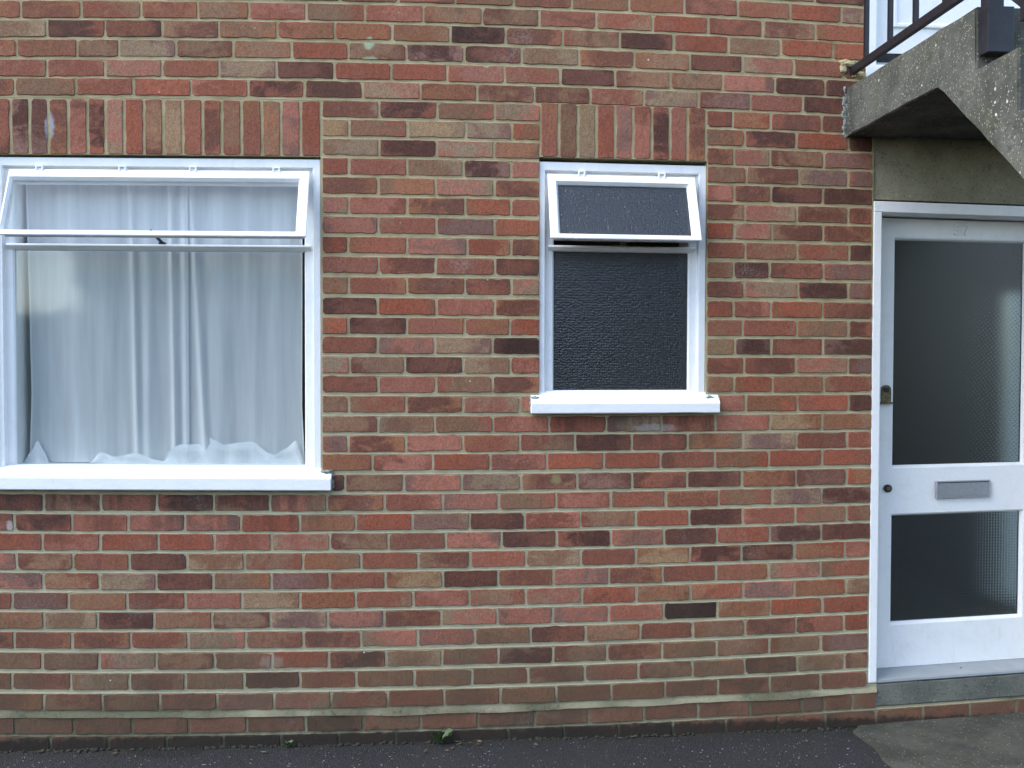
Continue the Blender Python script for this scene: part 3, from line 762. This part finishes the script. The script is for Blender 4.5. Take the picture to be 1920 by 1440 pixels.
bm = bmesh.new(); tube(bm, (1.925, DY - .006, .982), (1.925, DY - .0115, .982), .009, 12); obj('keyhole', warp(bm), M['brass'], door)
for nm, ch, cx in (('number_three', '3', 2.203), ('number_seven', '7', 2.246)):
    cu = bpy.data.curves.new(nm, 'FONT'); cu.body = ch; cu.size = .064; cu.extrude = .0030; cu.offset = .0014; cu.bevel_depth = .0010; cu.bevel_resolution = 1
    tmp = bpy.data.objects.new(nm, cu); C.objects.link(tmp); bpy.context.view_layer.update()
    me = bpy.data.meshes.new_from_object(tmp.evaluated_get(bpy.context.evaluated_depsgraph_get())); bpy.data.objects.remove(tmp)
    me.materials.clear(); me.materials.append(M['white'])
    o = bpy.data.objects.new(nm, me); C.objects.link(o); o.parent = door
    o.rotation_euler = (rad(90), 0, 0); o.location = (cx, DY - .0030, bow(cx, 2.108))
bm = bmesh.new()                              # threshold bar
prism(bm, [(.16, .186), (DY - .004, .180), (.012, .171), (.002, .167), (.000, .158), (.006, .152), (.16, .152)], ox0 + .0345, ox1 - .0345)
obj('threshold', warp(bm), M['bar'], house)
bm = bmesh.new(); lump(bm, (2.236, .060, bow(2.236, .1755)), (.006, .006, .003), 0, 2); obj('threshold_screw', bm, M['dark'], house, True)
bm = bmesh.new(); bmesh.ops.create_grid(bm, x_segments=40, y_segments=6, size=.5)
bm.free(); bm = bmesh.new()
prism(bm, [(.2, .151), (.004, .151), (.001, .148), (.000, .060), (.003, .053), (.2, .053)], 1.836, 2.70)
bmesh.ops.subdivide_edges(bm, edges=[e for e in bm.edges if abs(e.verts[0].co.x - e.verts[1].co.x) > .3], cuts=24)
for v in bm.verts:
    if v.co.y < .01: v.co.z += .0025 * mnoise.noise(Vector((v.co.x * 24, 0, v.co.z * 9))); v.co.y += .002 * mnoise.noise(Vector((v.co.x * 13, 4, v.co.z * 20)))
obj('doorstep', warp(bm), M['step'], house)
bm = bmesh.new(); box(bm, 1.797, 2.70, .006, .18, 2.2335, 2.80); 
for v in bm.verts: v.co.z = bow(v.co.x, v.co.z)
obj('concrete_lintel', bm, M['soffit'], house)
bm = bmesh.new(); box(bm, 1.801, 2.675, .03, .17, 2.2255, 2.2333); obj('frame_gap_shade', warp(bm), M['dark'], house)  # near-black box stands in for shade between frame and lintel

# the flat above: white door at the head of the stair
up_ = empty('upper_door', (0, 0, 0), house); up_['label'] = 'white upstairs door seen behind the black railing'
bm = bmesh.new()
ring(bm, 1.760, 2.672, 2.690, 4.70, (.045, .045, .078, .06), -.002, .12)
obj('door_frame', bm, M['white'], up_)
bm = bmesh.new()
box(bm, 1.806, 2.626, .030, .070, 2.824, 4.635, .002)
for a, b in ((2.93, 3.45), (3.55, 4.5)):
    ring(bm, 1.885, 2.55, a, b, (.018, .018, .018, .018), .021, .032, .004)
obj('door_leaf', bm, M['white'], up_)
bm = bmesh.new(); box(bm, 1.805, 2.627, .012, .09, 2.768, 2.7805); obj('weather_bar', bm, M['bar'], up_)
bm = bmesh.new(); box(bm, 1.805, 2.627, .026, .10, 2.7807, 2.823); obj('draught_gap_shade', bm, M['dark'], up_)  # near-black strip stands in for the shade under the door

# ------------------------------------------------------------------ net curtains
def curtain(name, label, x0, x1, folds, hem, seed, zrow0=1.121):
    NX, NZ = 150, 70
    bm = bmesh.new(); lay_ = bm.verts.layers.float.new('layers')
    V = {}
    zt, zb = 2.262, 1.123
    for k in range(NZ + 1):
        t = k / NZ; Z = zt + (zb - zt) * t
        for i in range(NX + 1):
            s = i / NX
            a, b = x0(t), x1(t)
            X = a + (b - a) * s
            y = .118 + .006 * mnoise.noise(Vector((X * 5 + seed, Z * .6, seed))) + .0016 * mnoise.noise(Vector((X * 13, Z * .9, seed + 4))) + .0010 * mnoise.noise(Vector((X * 45, Z * 2.5, seed)))
            y += .010 * (1 - t) ** 3 * mnoise.noise(Vector((X * 24, Z * 1.5, seed + 9)))
            lay = 0
            for fx, fdrift, fw, fa in folds:
                d = (X - fx - fdrift * (t - .3)) / fw
                y -= fa * math.exp(-d * d)
                lay = max(lay, .55 * math.exp(-(d * 1.3) ** 2) * min(1, fa / .02))
            if s < .012 or s > .988: lay = 1.0
            v = bm.verts.new((X, y, Z)); v[lay_] = lay; V[i, k] = v
    for k in range(NZ):
        for i in range(NX): bm.faces.new((V[i, k], V[i + 1, k], V[i + 1, k + 1], V[i, k + 1]))
    c = obj(name, warp(bm), M['net'], None, True)
    tag(c, label=label, category='curtain', group='pair of net curtains in the wide window')
    # turned-up hem bunched on the inner sill
    bm = bmesh.new(); lay_ = bm.verts.layers.float.new('layers')
    last = None; n = 90
    for i in range(n + 1):
        X = hem[0][0] + (hem[-1][0] - hem[0][0]) * i / n
        for (xa, za), (xb, zb2) in zip(hem, hem[1:]):
            if xa <= X <= xb: T = (X - xa) / (xb - xa); top = za + (zb2 - za) * (T * T * (3 - 2 * T) * .5 + T * .5); break
        y = .085 + .012 * mnoise.noise(Vector((X * 14, 2, seed))) 
        cur = []
        for q in range(6):
            f = q / 5; v = bm.verts.new((X, y + .014 * f + .008 * math.sin(f * 5 + X * 30), 1.117 + max(.0008, (top - 1.117)) * f)); v[lay_] = 1.0 if q > 3 else .35; cur.append(v)
        if last:
            for q in range(5): bm.faces.new((last[q], cur[q], cur[q + 1], last[q + 1]))
        last = cur
    obj('hem', warp(bm), M['net'], c, True)
    return c
PX = lambda p: -1.641 + (p - 50) * .00211        # photo column of the left window -> metres, at the curtains
HZ = lambda p: 1.121 + (870 - p) * .00219
hem_pts = [(45, 870), (57, 850), (70, 828), (82, 850), (92, 871), (130, 872), (166, 871), (185, 850), (215, 857), (255, 851), (285, 863), (304, 865), (312, 848), (335, 835), (352, 835)]
hem_pts2 = [(338, 836), (373, 834), (385, 819), (400, 826), (420, 835), (445, 831), (475, 829), (490, 842), (500, 849), (515, 853), (535, 842), (555, 827), (562, 845), (571, 871)]
curtain('net_curtain', 'sheer white net curtain hanging in the left half of the wide window', lambda t: PX(54) - .014 * max(0, t - .75) * 4 + .010 * t - .02 * (1 - t) * .3, lambda t: PX(352),
        [(PX(249), PX(255) - PX(245), .014, .015), (PX(276), .0, .026, .012), (PX(322), .012, .013, .018), (PX(346), .004, .016, .014), (PX(140), .03, .06, .012), (PX(200), -.03, .04, .008)],
        [(PX(a), HZ(b)) for a, b in hem_pts], 1.3)
curtain('net_curtain', 'sheer white net curtain hanging in the right half of the wide window', lambda t: PX(336) + .012 * t, lambda t: PX(567) + .012 * max(0, t - .8) * 5 - .006 * (t - .3),
        [(PX(366), .055, .016, .018), (PX(412), -.02, .045, .012), (PX(470), .02, .04, .009), (PX(520), -.02, .05, .009)],
        [(PX(a), HZ(b)) for a, b in hem_pts2], 5.9)

# ------------------------------------------------------------------ concrete stair with its railing
stair = empty('concrete_staircase', (1.68, -.5, 0))
tag(stair, label='weathered concrete outside staircase and landing over the white door', category='staircase')
def relief(bm, amp=.004):
    for v in bm.verts:
        n = mnoise.noise_vector(v.co * 11) * amp * .6 + mnoise.noise_vector(v.co * 40) * amp * .5
        v.co += n
    return bm
def slab(name, pts, x0, x1, mat, step=.05, amp=.004):
    """outline in (y,z) swept across the stair, side faces cut fine so that their edges can crumble"""
    bm = bmesh.new()
    fine = []
    for (ya, za), (yb, zb) in zip(pts, pts[1:] + pts[:1]):
        n = max(1, int(math.hypot(yb - ya, zb - za) / step))
        for i in range(n): fine.append((ya + (yb - ya) * i / n, za + (zb - za) * i / n))
    L = []
    cols = [x0, x0 + .006] + [x0 + .006 + (x1 - x0 - .012) * i / 12 for i in range(1, 12)] + [x1 - .006, x1]
    n = len(fine)
    cy = sum(p[0] for p in fine) / n; cz = sum(p[1] for p in fine) / n
    for j, X in enumerate(cols):
        row = []
        for i, (y, z) in enumerate(fine):
            if j in (0, len(cols) - 1) and abs(y + .752) > .02 and y < -.01:   # worn arris
                (ya, za), (yb, zb) = fine[i - 1], fine[(i + 1) % n]
                tx, tz = yb - ya, zb - za; l = math.hypot(tx, tz) or 1
                k = .004 + .004 * max(0, mnoise.noise(Vector((y * 18, z * 18, j))))
                y += -tz / l * k * ORI; z += tx / l * k * ORI
            row.append(bm.verts.new((X, y, z)))
        L.append(row)
    for A, B in zip(L, L[1:]):
        for i in range(n): bm.faces.new((A[i], B[i], B[(i + 1) % n], A[(i + 1) % n]))
    bm.faces.new(L[0]); bm.faces.new(list(reversed(L[-1])))
    bmesh.ops.triangulate(bm, faces=[f for f in bm.faces if len(f.verts) > 4])
    relief(bm, amp)
    o = obj(name, bm, mat, None)
    o.parent = stair; o.matrix_parent_inverse = Matrix.Translation(-Vector(stair.location))
    return o
ORI = 1
SX0, SX1 = 1.680, 2.730
LAND, RISE, GO = 2.657, .1855, .2335
# outlines run anticlockwise seen from the left, so the inward side is on the left of travel
slab('landing', [(-.0015, 2.469), (-.0015, 2.668), (-.752, 2.660), (-.752, 2.470)], SX0, SX1, M['concrete'])
pts = [(-.752, 2.470), (-.752, 2.660)]
y, z = -.986, 2.655
pts.append((y, z))
while z > .02:
    z2 = max(-.03, z - RISE if z < 2.6 else 2.460); pts.append((y - .004, z2)); z = z2
    if z > .02: y -= GO; pts.append((y, z))
pts.append((-3.86, -.03)); pts.append((-3.80, .03))
slab('stair_flight', pts, SX0, SX1, M['concrete'])
def spart(name, bm, mat=None):
    o = obj(name, bm, mat or M['black']); o.parent = stair; o.matrix_parent_inverse = Matrix.Translation(-Vector(stair.location)); return o
RX = 1.702
RY1 = -.985
bm = bmesh.new(); box(bm, RX - .010, RX + .010, RY1, .01, 2.722, 2.754, .002); spart('bottom_rail', bm)
bm = bmesh.new(); box(bm, RX - .022, RX + .022, RY1, .01, 3.66, 3.69, .004); spart('handrail', bm)
for yb in (-.135, -.345, -.545, -.755):
    bm = bmesh.new(); box(bm, RX - .008, RX + .008, yb - .009, yb + .009, 2.754, 3.66); spart('baluster', bm)
bm = bmesh.new(); box(bm, RX - .012, RX + .040, -1.036, -.994, 2.555, 3.70, .002); box(bm, RX - .014, RX + .070, -1.042, -.9925, 2.500, 2.640, .002); spart('newel_post', bm)
sl = RISE / GO
def sloped(name, z0, h, w):
    bm = bmesh.new(); y0, y1 = -1.02, -3.9
    a = [bm.verts.new((RX + dx, y0, z0 + dz)) for dx, dz in ((-w, 0), (w, 0), (w, h), (-w, h))]
    b = [bm.verts.new((RX + dx, y1, z0 + sl * (y1 - y0) + dz)) for dx, dz in ((-w, 0), (w, 0), (w, h), (-w, h))]
    bm.faces.new(a); bm.faces.new(b)
    for i in range(4): bm.faces.new((a[i], b[i], b[(i + 1) % 4], a[(i + 1) % 4]))
    spart(name, bm)
sloped('stair_bottom_rail', 2.725, .034, .010); sloped('stair_handrail', 3.60, .034, .02)
for i in range(1, 15):
    yb = -1.02 - .19 * i; zb = 2.655 + sl * (yb + 1.02)
    bm = bmesh.new(); box(bm, RX - .008, RX + .008, yb - .009, yb + .009, zb + .034, zb + .945); spart('stair_baluster', bm)

# ------------------------------------------------------------------ ground
bm = bmesh.new()
gx = [-120, -40, -12, -6] + [-4 + .25 * i for i in range(37)] + [7, 12, 40, 120]
gy = [-160, -60, -25, -12, -8] + [-6 + .25 * i for i in range(23)] + [-.28, -.14, -.07, 0.0, .19]
gg = {}
for i, X in enumerate(gx):
    for j, Y in enumerate(gy):
        z = .004 * mnoise.noise(Vector((X * 1.7, Y * 1.7, 0))) + (.010 * max(0, min(1.5, X - .6)) + .006 * max(0, min(1.2, -X - .6)) - .003)
        if Y > -.03: z += .003 + .003 * mnoise.noise(Vector((X * 9, 1, 1)))
        gg[i, j] = bm.verts.new((X, Y, z))
for i in range(len(gx) - 1):
    for j in range(len(gy) - 1): bm.faces.new((gg[i, j], gg[i + 1, j], gg[i + 1, j + 1], gg[i, j + 1]))
tag(obj('tarmac_ground', bm, M['tarmac'], None, True), kind='structure', label='dark worn tarmac along the foot of the wall')
bm = bmesh.new()                               # concrete path up to the door
left = []
yy = .012
while yy > -4.2:
    left.append((1.722 + .020 * mnoise.noise(Vector((yy * 7, 3, 0))) + .012 * mnoise.noise(Vector((yy * 23, 1, 0))) - .05 * min(1, max(0, -yy / 4)) + (.030 if yy > -.02 else 0), yy)); yy -= .03
cols = [0, .012, .05, .2, .5, .9, 1.6]
P_ = []
for X0, Y in left:
    row = [bm.verts.new((X0 - .004, Y, -.02))]
    for c in cols:
        X = X0 + c
        z = .022 + .055 * max(0, X - 1.80) * 1.0 * (1 if Y > -2 else 1) + .003 * mnoise.noise(Vector((X * 6, Y * 6, 2))) + .0015 * mnoise.noise(Vector((X * 30, Y * 30, 2)))
        if c == 0: z -= .005
        z = min(z, .075)
        row.append(bm.verts.new((X, Y, z)))
    P_.append(row)
for A, B in zip(P_, P_[1:]):
    for i in range(len(A) - 1): bm.faces.new((A[i], A[i + 1], B[i + 1], B[i]))
tag(obj('concrete_path', bm, M['path'], None, True), kind='structure', label='worn concrete path in front of the doorstep')

# loose chippings and dirt on the tarmac
bm = bmesh.new(); rg = random.Random(5)
for _ in range(900):
    X = rg.uniform(-2.2, 1.74); Y = -abs(rg.gauss(0, .18)) - .004 if rg.random() < .6 else rg.uniform(-.9, -.01)
    r = rg.uniform(.0012, .0032) * (1.6 if rg.random() < .05 else 1)
    vs = [bm.verts.new((X + r * rg.uniform(.6, 1.2) * dx, Y + r * rg.uniform(.6, 1.2) * dy, .006 * 0 + r * .5 + (.010 * max(0, min(1.5, X - .6)) + .006 * max(0, min(1.2, -X - .6)) - .003) + r * rg.uniform(.4, .9) * dz)) for dx, dy, dz in ((1, 0, 0), (-1, 0, 0), (0, 1, 0), (0, -1, 0), (0, 0, 1), (0, 0, -1))]
    for a, b, c in ((0, 2, 4), (2, 1, 4), (1, 3, 4), (3, 0, 4), (2, 0, 5), (1, 2, 5), (3, 1, 5), (0, 3, 5)): bm.faces.new((vs[a], vs[b], vs[c]))
tag(obj('gravel', bm, M['grit'], None), kind='stuff', label='loose grit scattered over the tarmac')
bm = bmesh.new()
for _ in range(420):
    X = rg.uniform(-1.9, 1.72); k = mnoise.noise(Vector((X * 3, 0, 4)))
    if rg.random() > .55 + k: continue
    base = .010 * max(0, min(1.5, X - .6)) + .006 * max(0, min(1.2, -X - .6)) + .001
    lump(bm, (X, -.004 - rg.random() * .018, base), (rg.uniform(.004, .016), rg.uniform(.004, .010), rg.uniform(.003, .010)), .5, 1, X * 9)
tag(obj('moss', bm, M['soil'], None, True), kind='stuff', label='black moss and dirt along the foot of the wall')

bm = bmesh.new()                               # scraps blown against the wall
for _ in range(34):
    X = rg.choice((rg.uniform(-1.7, 1.7), rg.gauss(-1.45, .2), rg.gauss(.1, .15))); Y = -abs(rg.gauss(0, .05)) - .012; L = rg.uniform(.006, .022); w = L * rg.uniform(.15, .5); a = rg.uniform(0, 6.3)
    zb = .010 * max(0, min(1.5, X - .6)) + .006 * max(0, min(1.2, -X - .6)) + .002
    d = Vector((math.cos(a), math.sin(a), 0)); e = Vector((-math.sin(a), math.cos(a), 0))
    c = Vector((X, Y, zb + .002))
    bm.faces.new([bm.verts.new(c - d * L + Vector((0, 0, rg.uniform(0, .004)))), bm.verts.new(c - e * w), bm.verts.new(c + d * L + Vector((0, 0, rg.uniform(0, .005)))), bm.verts.new(c + e * w + Vector((0, 0, .002)))])
M['scrap'] = mat_simple('dry_leaf_scraps', (.11, .075, .035), .8, 0, 20, .6)
tag(obj('litter', bm, M['scrap'], None), kind='stuff', label='scraps of dry leaf along the foot of the wall')

def weed(loc, scale, leaves, label):
    t = empty('weed', loc); tag(t, label=label, category='plant')
    rg = random.Random(int(scale * 1000))
    for i in range(leaves):
        a = rad(200 + 340 * i / leaves * .95 + rg.uniform(-15, 15)); L = scale * rg.uniform(.7, 1.1); w = L * rg.uniform(.20, .30); el = rad(rg.uniform(35, 80))
        bm = bmesh.new(); last = None
        for k in range(7):
            f = k / 6; r = L * f * math.cos(el * (1 - .35 * f)); z = L * f * math.sin(el * (1 - .35 * f)) + .004
            ww = w * (math.sin(math.pi * min(1, f * .93 + .04)) ** .8) * (1 + .25 * math.sin(f * 17))
            c = Vector((math.cos(a) * r, math.sin(a) * r * .55 - .004, z)); sdv = Vector((-math.sin(a), math.cos(a) * .55, .25)) * ww
            cur = [bm.verts.new(c - sdv + Vector((0, 0, ww * .3))), bm.verts.new(c), bm.verts.new(c + sdv + Vector((0, 0, ww * .3)))]
            if last:
                for q in range(2): bm.faces.new((last[q], cur[q], cur[q + 1], last[q + 1]))
            last = cur
        obj('leaf', bm, M['leaf'], t, True)
    return t
weed((.006, -.030, .001), .075, 8, 'small green leafy weed growing at the foot of the brick wall')
weed((-.595, -.022, .001), .030, 7, 'tiny green seedling at the wall foot below the wide window')

# ------------------------------------------------------------------ across the yard: what the window glass reflects
M['far_brick'] = mat_simple('far_brick', (.13, .075, .055), .9, 0, 3, .3)
M['roof'] = mat_simple('dark_roof_tiles', (.045, .038, .036), .8, 0, 4, .3)
M['hedge'] = mat_simple('hedge_leaves', (.030, .050, .018), .8, 0, 8, .5)
def far_house(x0, x1, y, label):
    t = empty('opposite_house', ((x0 + x1) / 2, y, 0)); tag(t, label=label, category='house')
    def p(name, bm, m):
        o = obj(name, bm, m); o.parent = t; o.matrix_parent_inverse = Matrix.Translation(-Vector(t.location)); return o
    bm = bmesh.new(); box(bm, x0, x1, y - 7, y, -.1, 5.2); p('wall', bm, M['far_brick'])
    bm = bmesh.new(); prism(bm, [(y + .3, 5.21), (y - 7.3, 5.21), (y - 3.5, 7.6)], x0 - .2, x1 + .2); p('roof', bm, M['roof'])
    n = int((x1 - x0) / 2.4)
    for i in range(n):
        cx = x0 + (x1 - x0) * (i + .5) / n
        for z in (.9, 3.4):
            bm = bmesh.new(); ring(bm, cx - .6, cx + .6, z, z + 1.2, (.07, .07, .07, .07), y + .03, y - .05)
            for v in bm.verts: v.co.y = 2 * y - v.co.y
            w = p('window', bm, M['white'])
            bm = bmesh.new(); box(bm, cx - .53, cx + .53, y + .002, y + .01, z + .07, z + 1.13); q = obj('pane', bm, M['black'], w)
    return t
far_house(-6.9, 2.3, -20, 'plain brick house across the yard, left of the gap, only seen in the glass')
far_house(3.7, 13.0, -20, 'plain brick house across the yard, right of the gap, only seen in the glass')
def leafy(name, label, cat, c, r, n, seed):
    bm = bmesh.new(); rg = random.Random(seed)
    for _ in range(n):
        u = Vector((rg.gauss(0, 1), rg.gauss(0, 1), rg.gauss(0, 1))).normalized() * rg.random() ** .4
        o = Vector((c[0] + u.x * r[0], c[1] + u.y * r[1], max(.05, c[2] + u.z * r[2])))
        a = Vector((rg.uniform(-1, 1), rg.uniform(-1, 1), rg.uniform(-1, 1))) * .11; d = Vector((rg.uniform(-1, 1), rg.uniform(-1, 1), rg.uniform(-1, 1))) * .11
        bm.faces.new([bm.verts.new(o - a), bm.verts.new(o + d), bm.verts.new(o + a), bm.verts.new(o - d)])
    return bm
t = empty('tree', (-7.4, -21, 0)); tag(t, label='bushy green tree across the yard beside the hedge, only seen in the glass', category='tree')
bm = bmesh.new(); lump(bm, (0, 0, 4.2), (1.25, 1.25, 2.3), .25, 3, 2.0); obj('crown_heart', bm, M['hedge'], t)
o = obj('crown', leafy('crown', '', '', (0, 0, 4.2), (1.5, 1.5, 2.6), 5000, 3), M['hedge'], t)
bm = bmesh.new(); tube(bm, (0, 0, -.1), (.1, 0, 3.4), .16, 10); obj('trunk', bm, M['roof'], t)
bm = bmesh.new(); rg = random.Random(9)
for _ in range(9000):
    o = Vector((rg.uniform(-26, -5.7), -20.5 + rg.uniform(-.5, .5), rg.uniform(.05, 2.6 + .3 * mnoise.noise(Vector((_ * .003, 0, 0))))))
    a = Vector((rg.uniform(-1, 1), rg.uniform(-1, 1), rg.uniform(-1, 1))) * .16; d = Vector((rg.uniform(-1, 1), rg.uniform(-1, 1), rg.uniform(-1, 1))) * .16
    bm.faces.new([bm.verts.new(o - a), bm.verts.new(o + d), bm.verts.new(o + a), bm.verts.new(o - d)])
box(bm, -26, -5.7, -20.9, -20.1, -.05, 2.42)
tag(obj('hedge', bm, M['hedge'], None), label='long clipped green hedge across the yard, only seen in the glass', category='hedge')
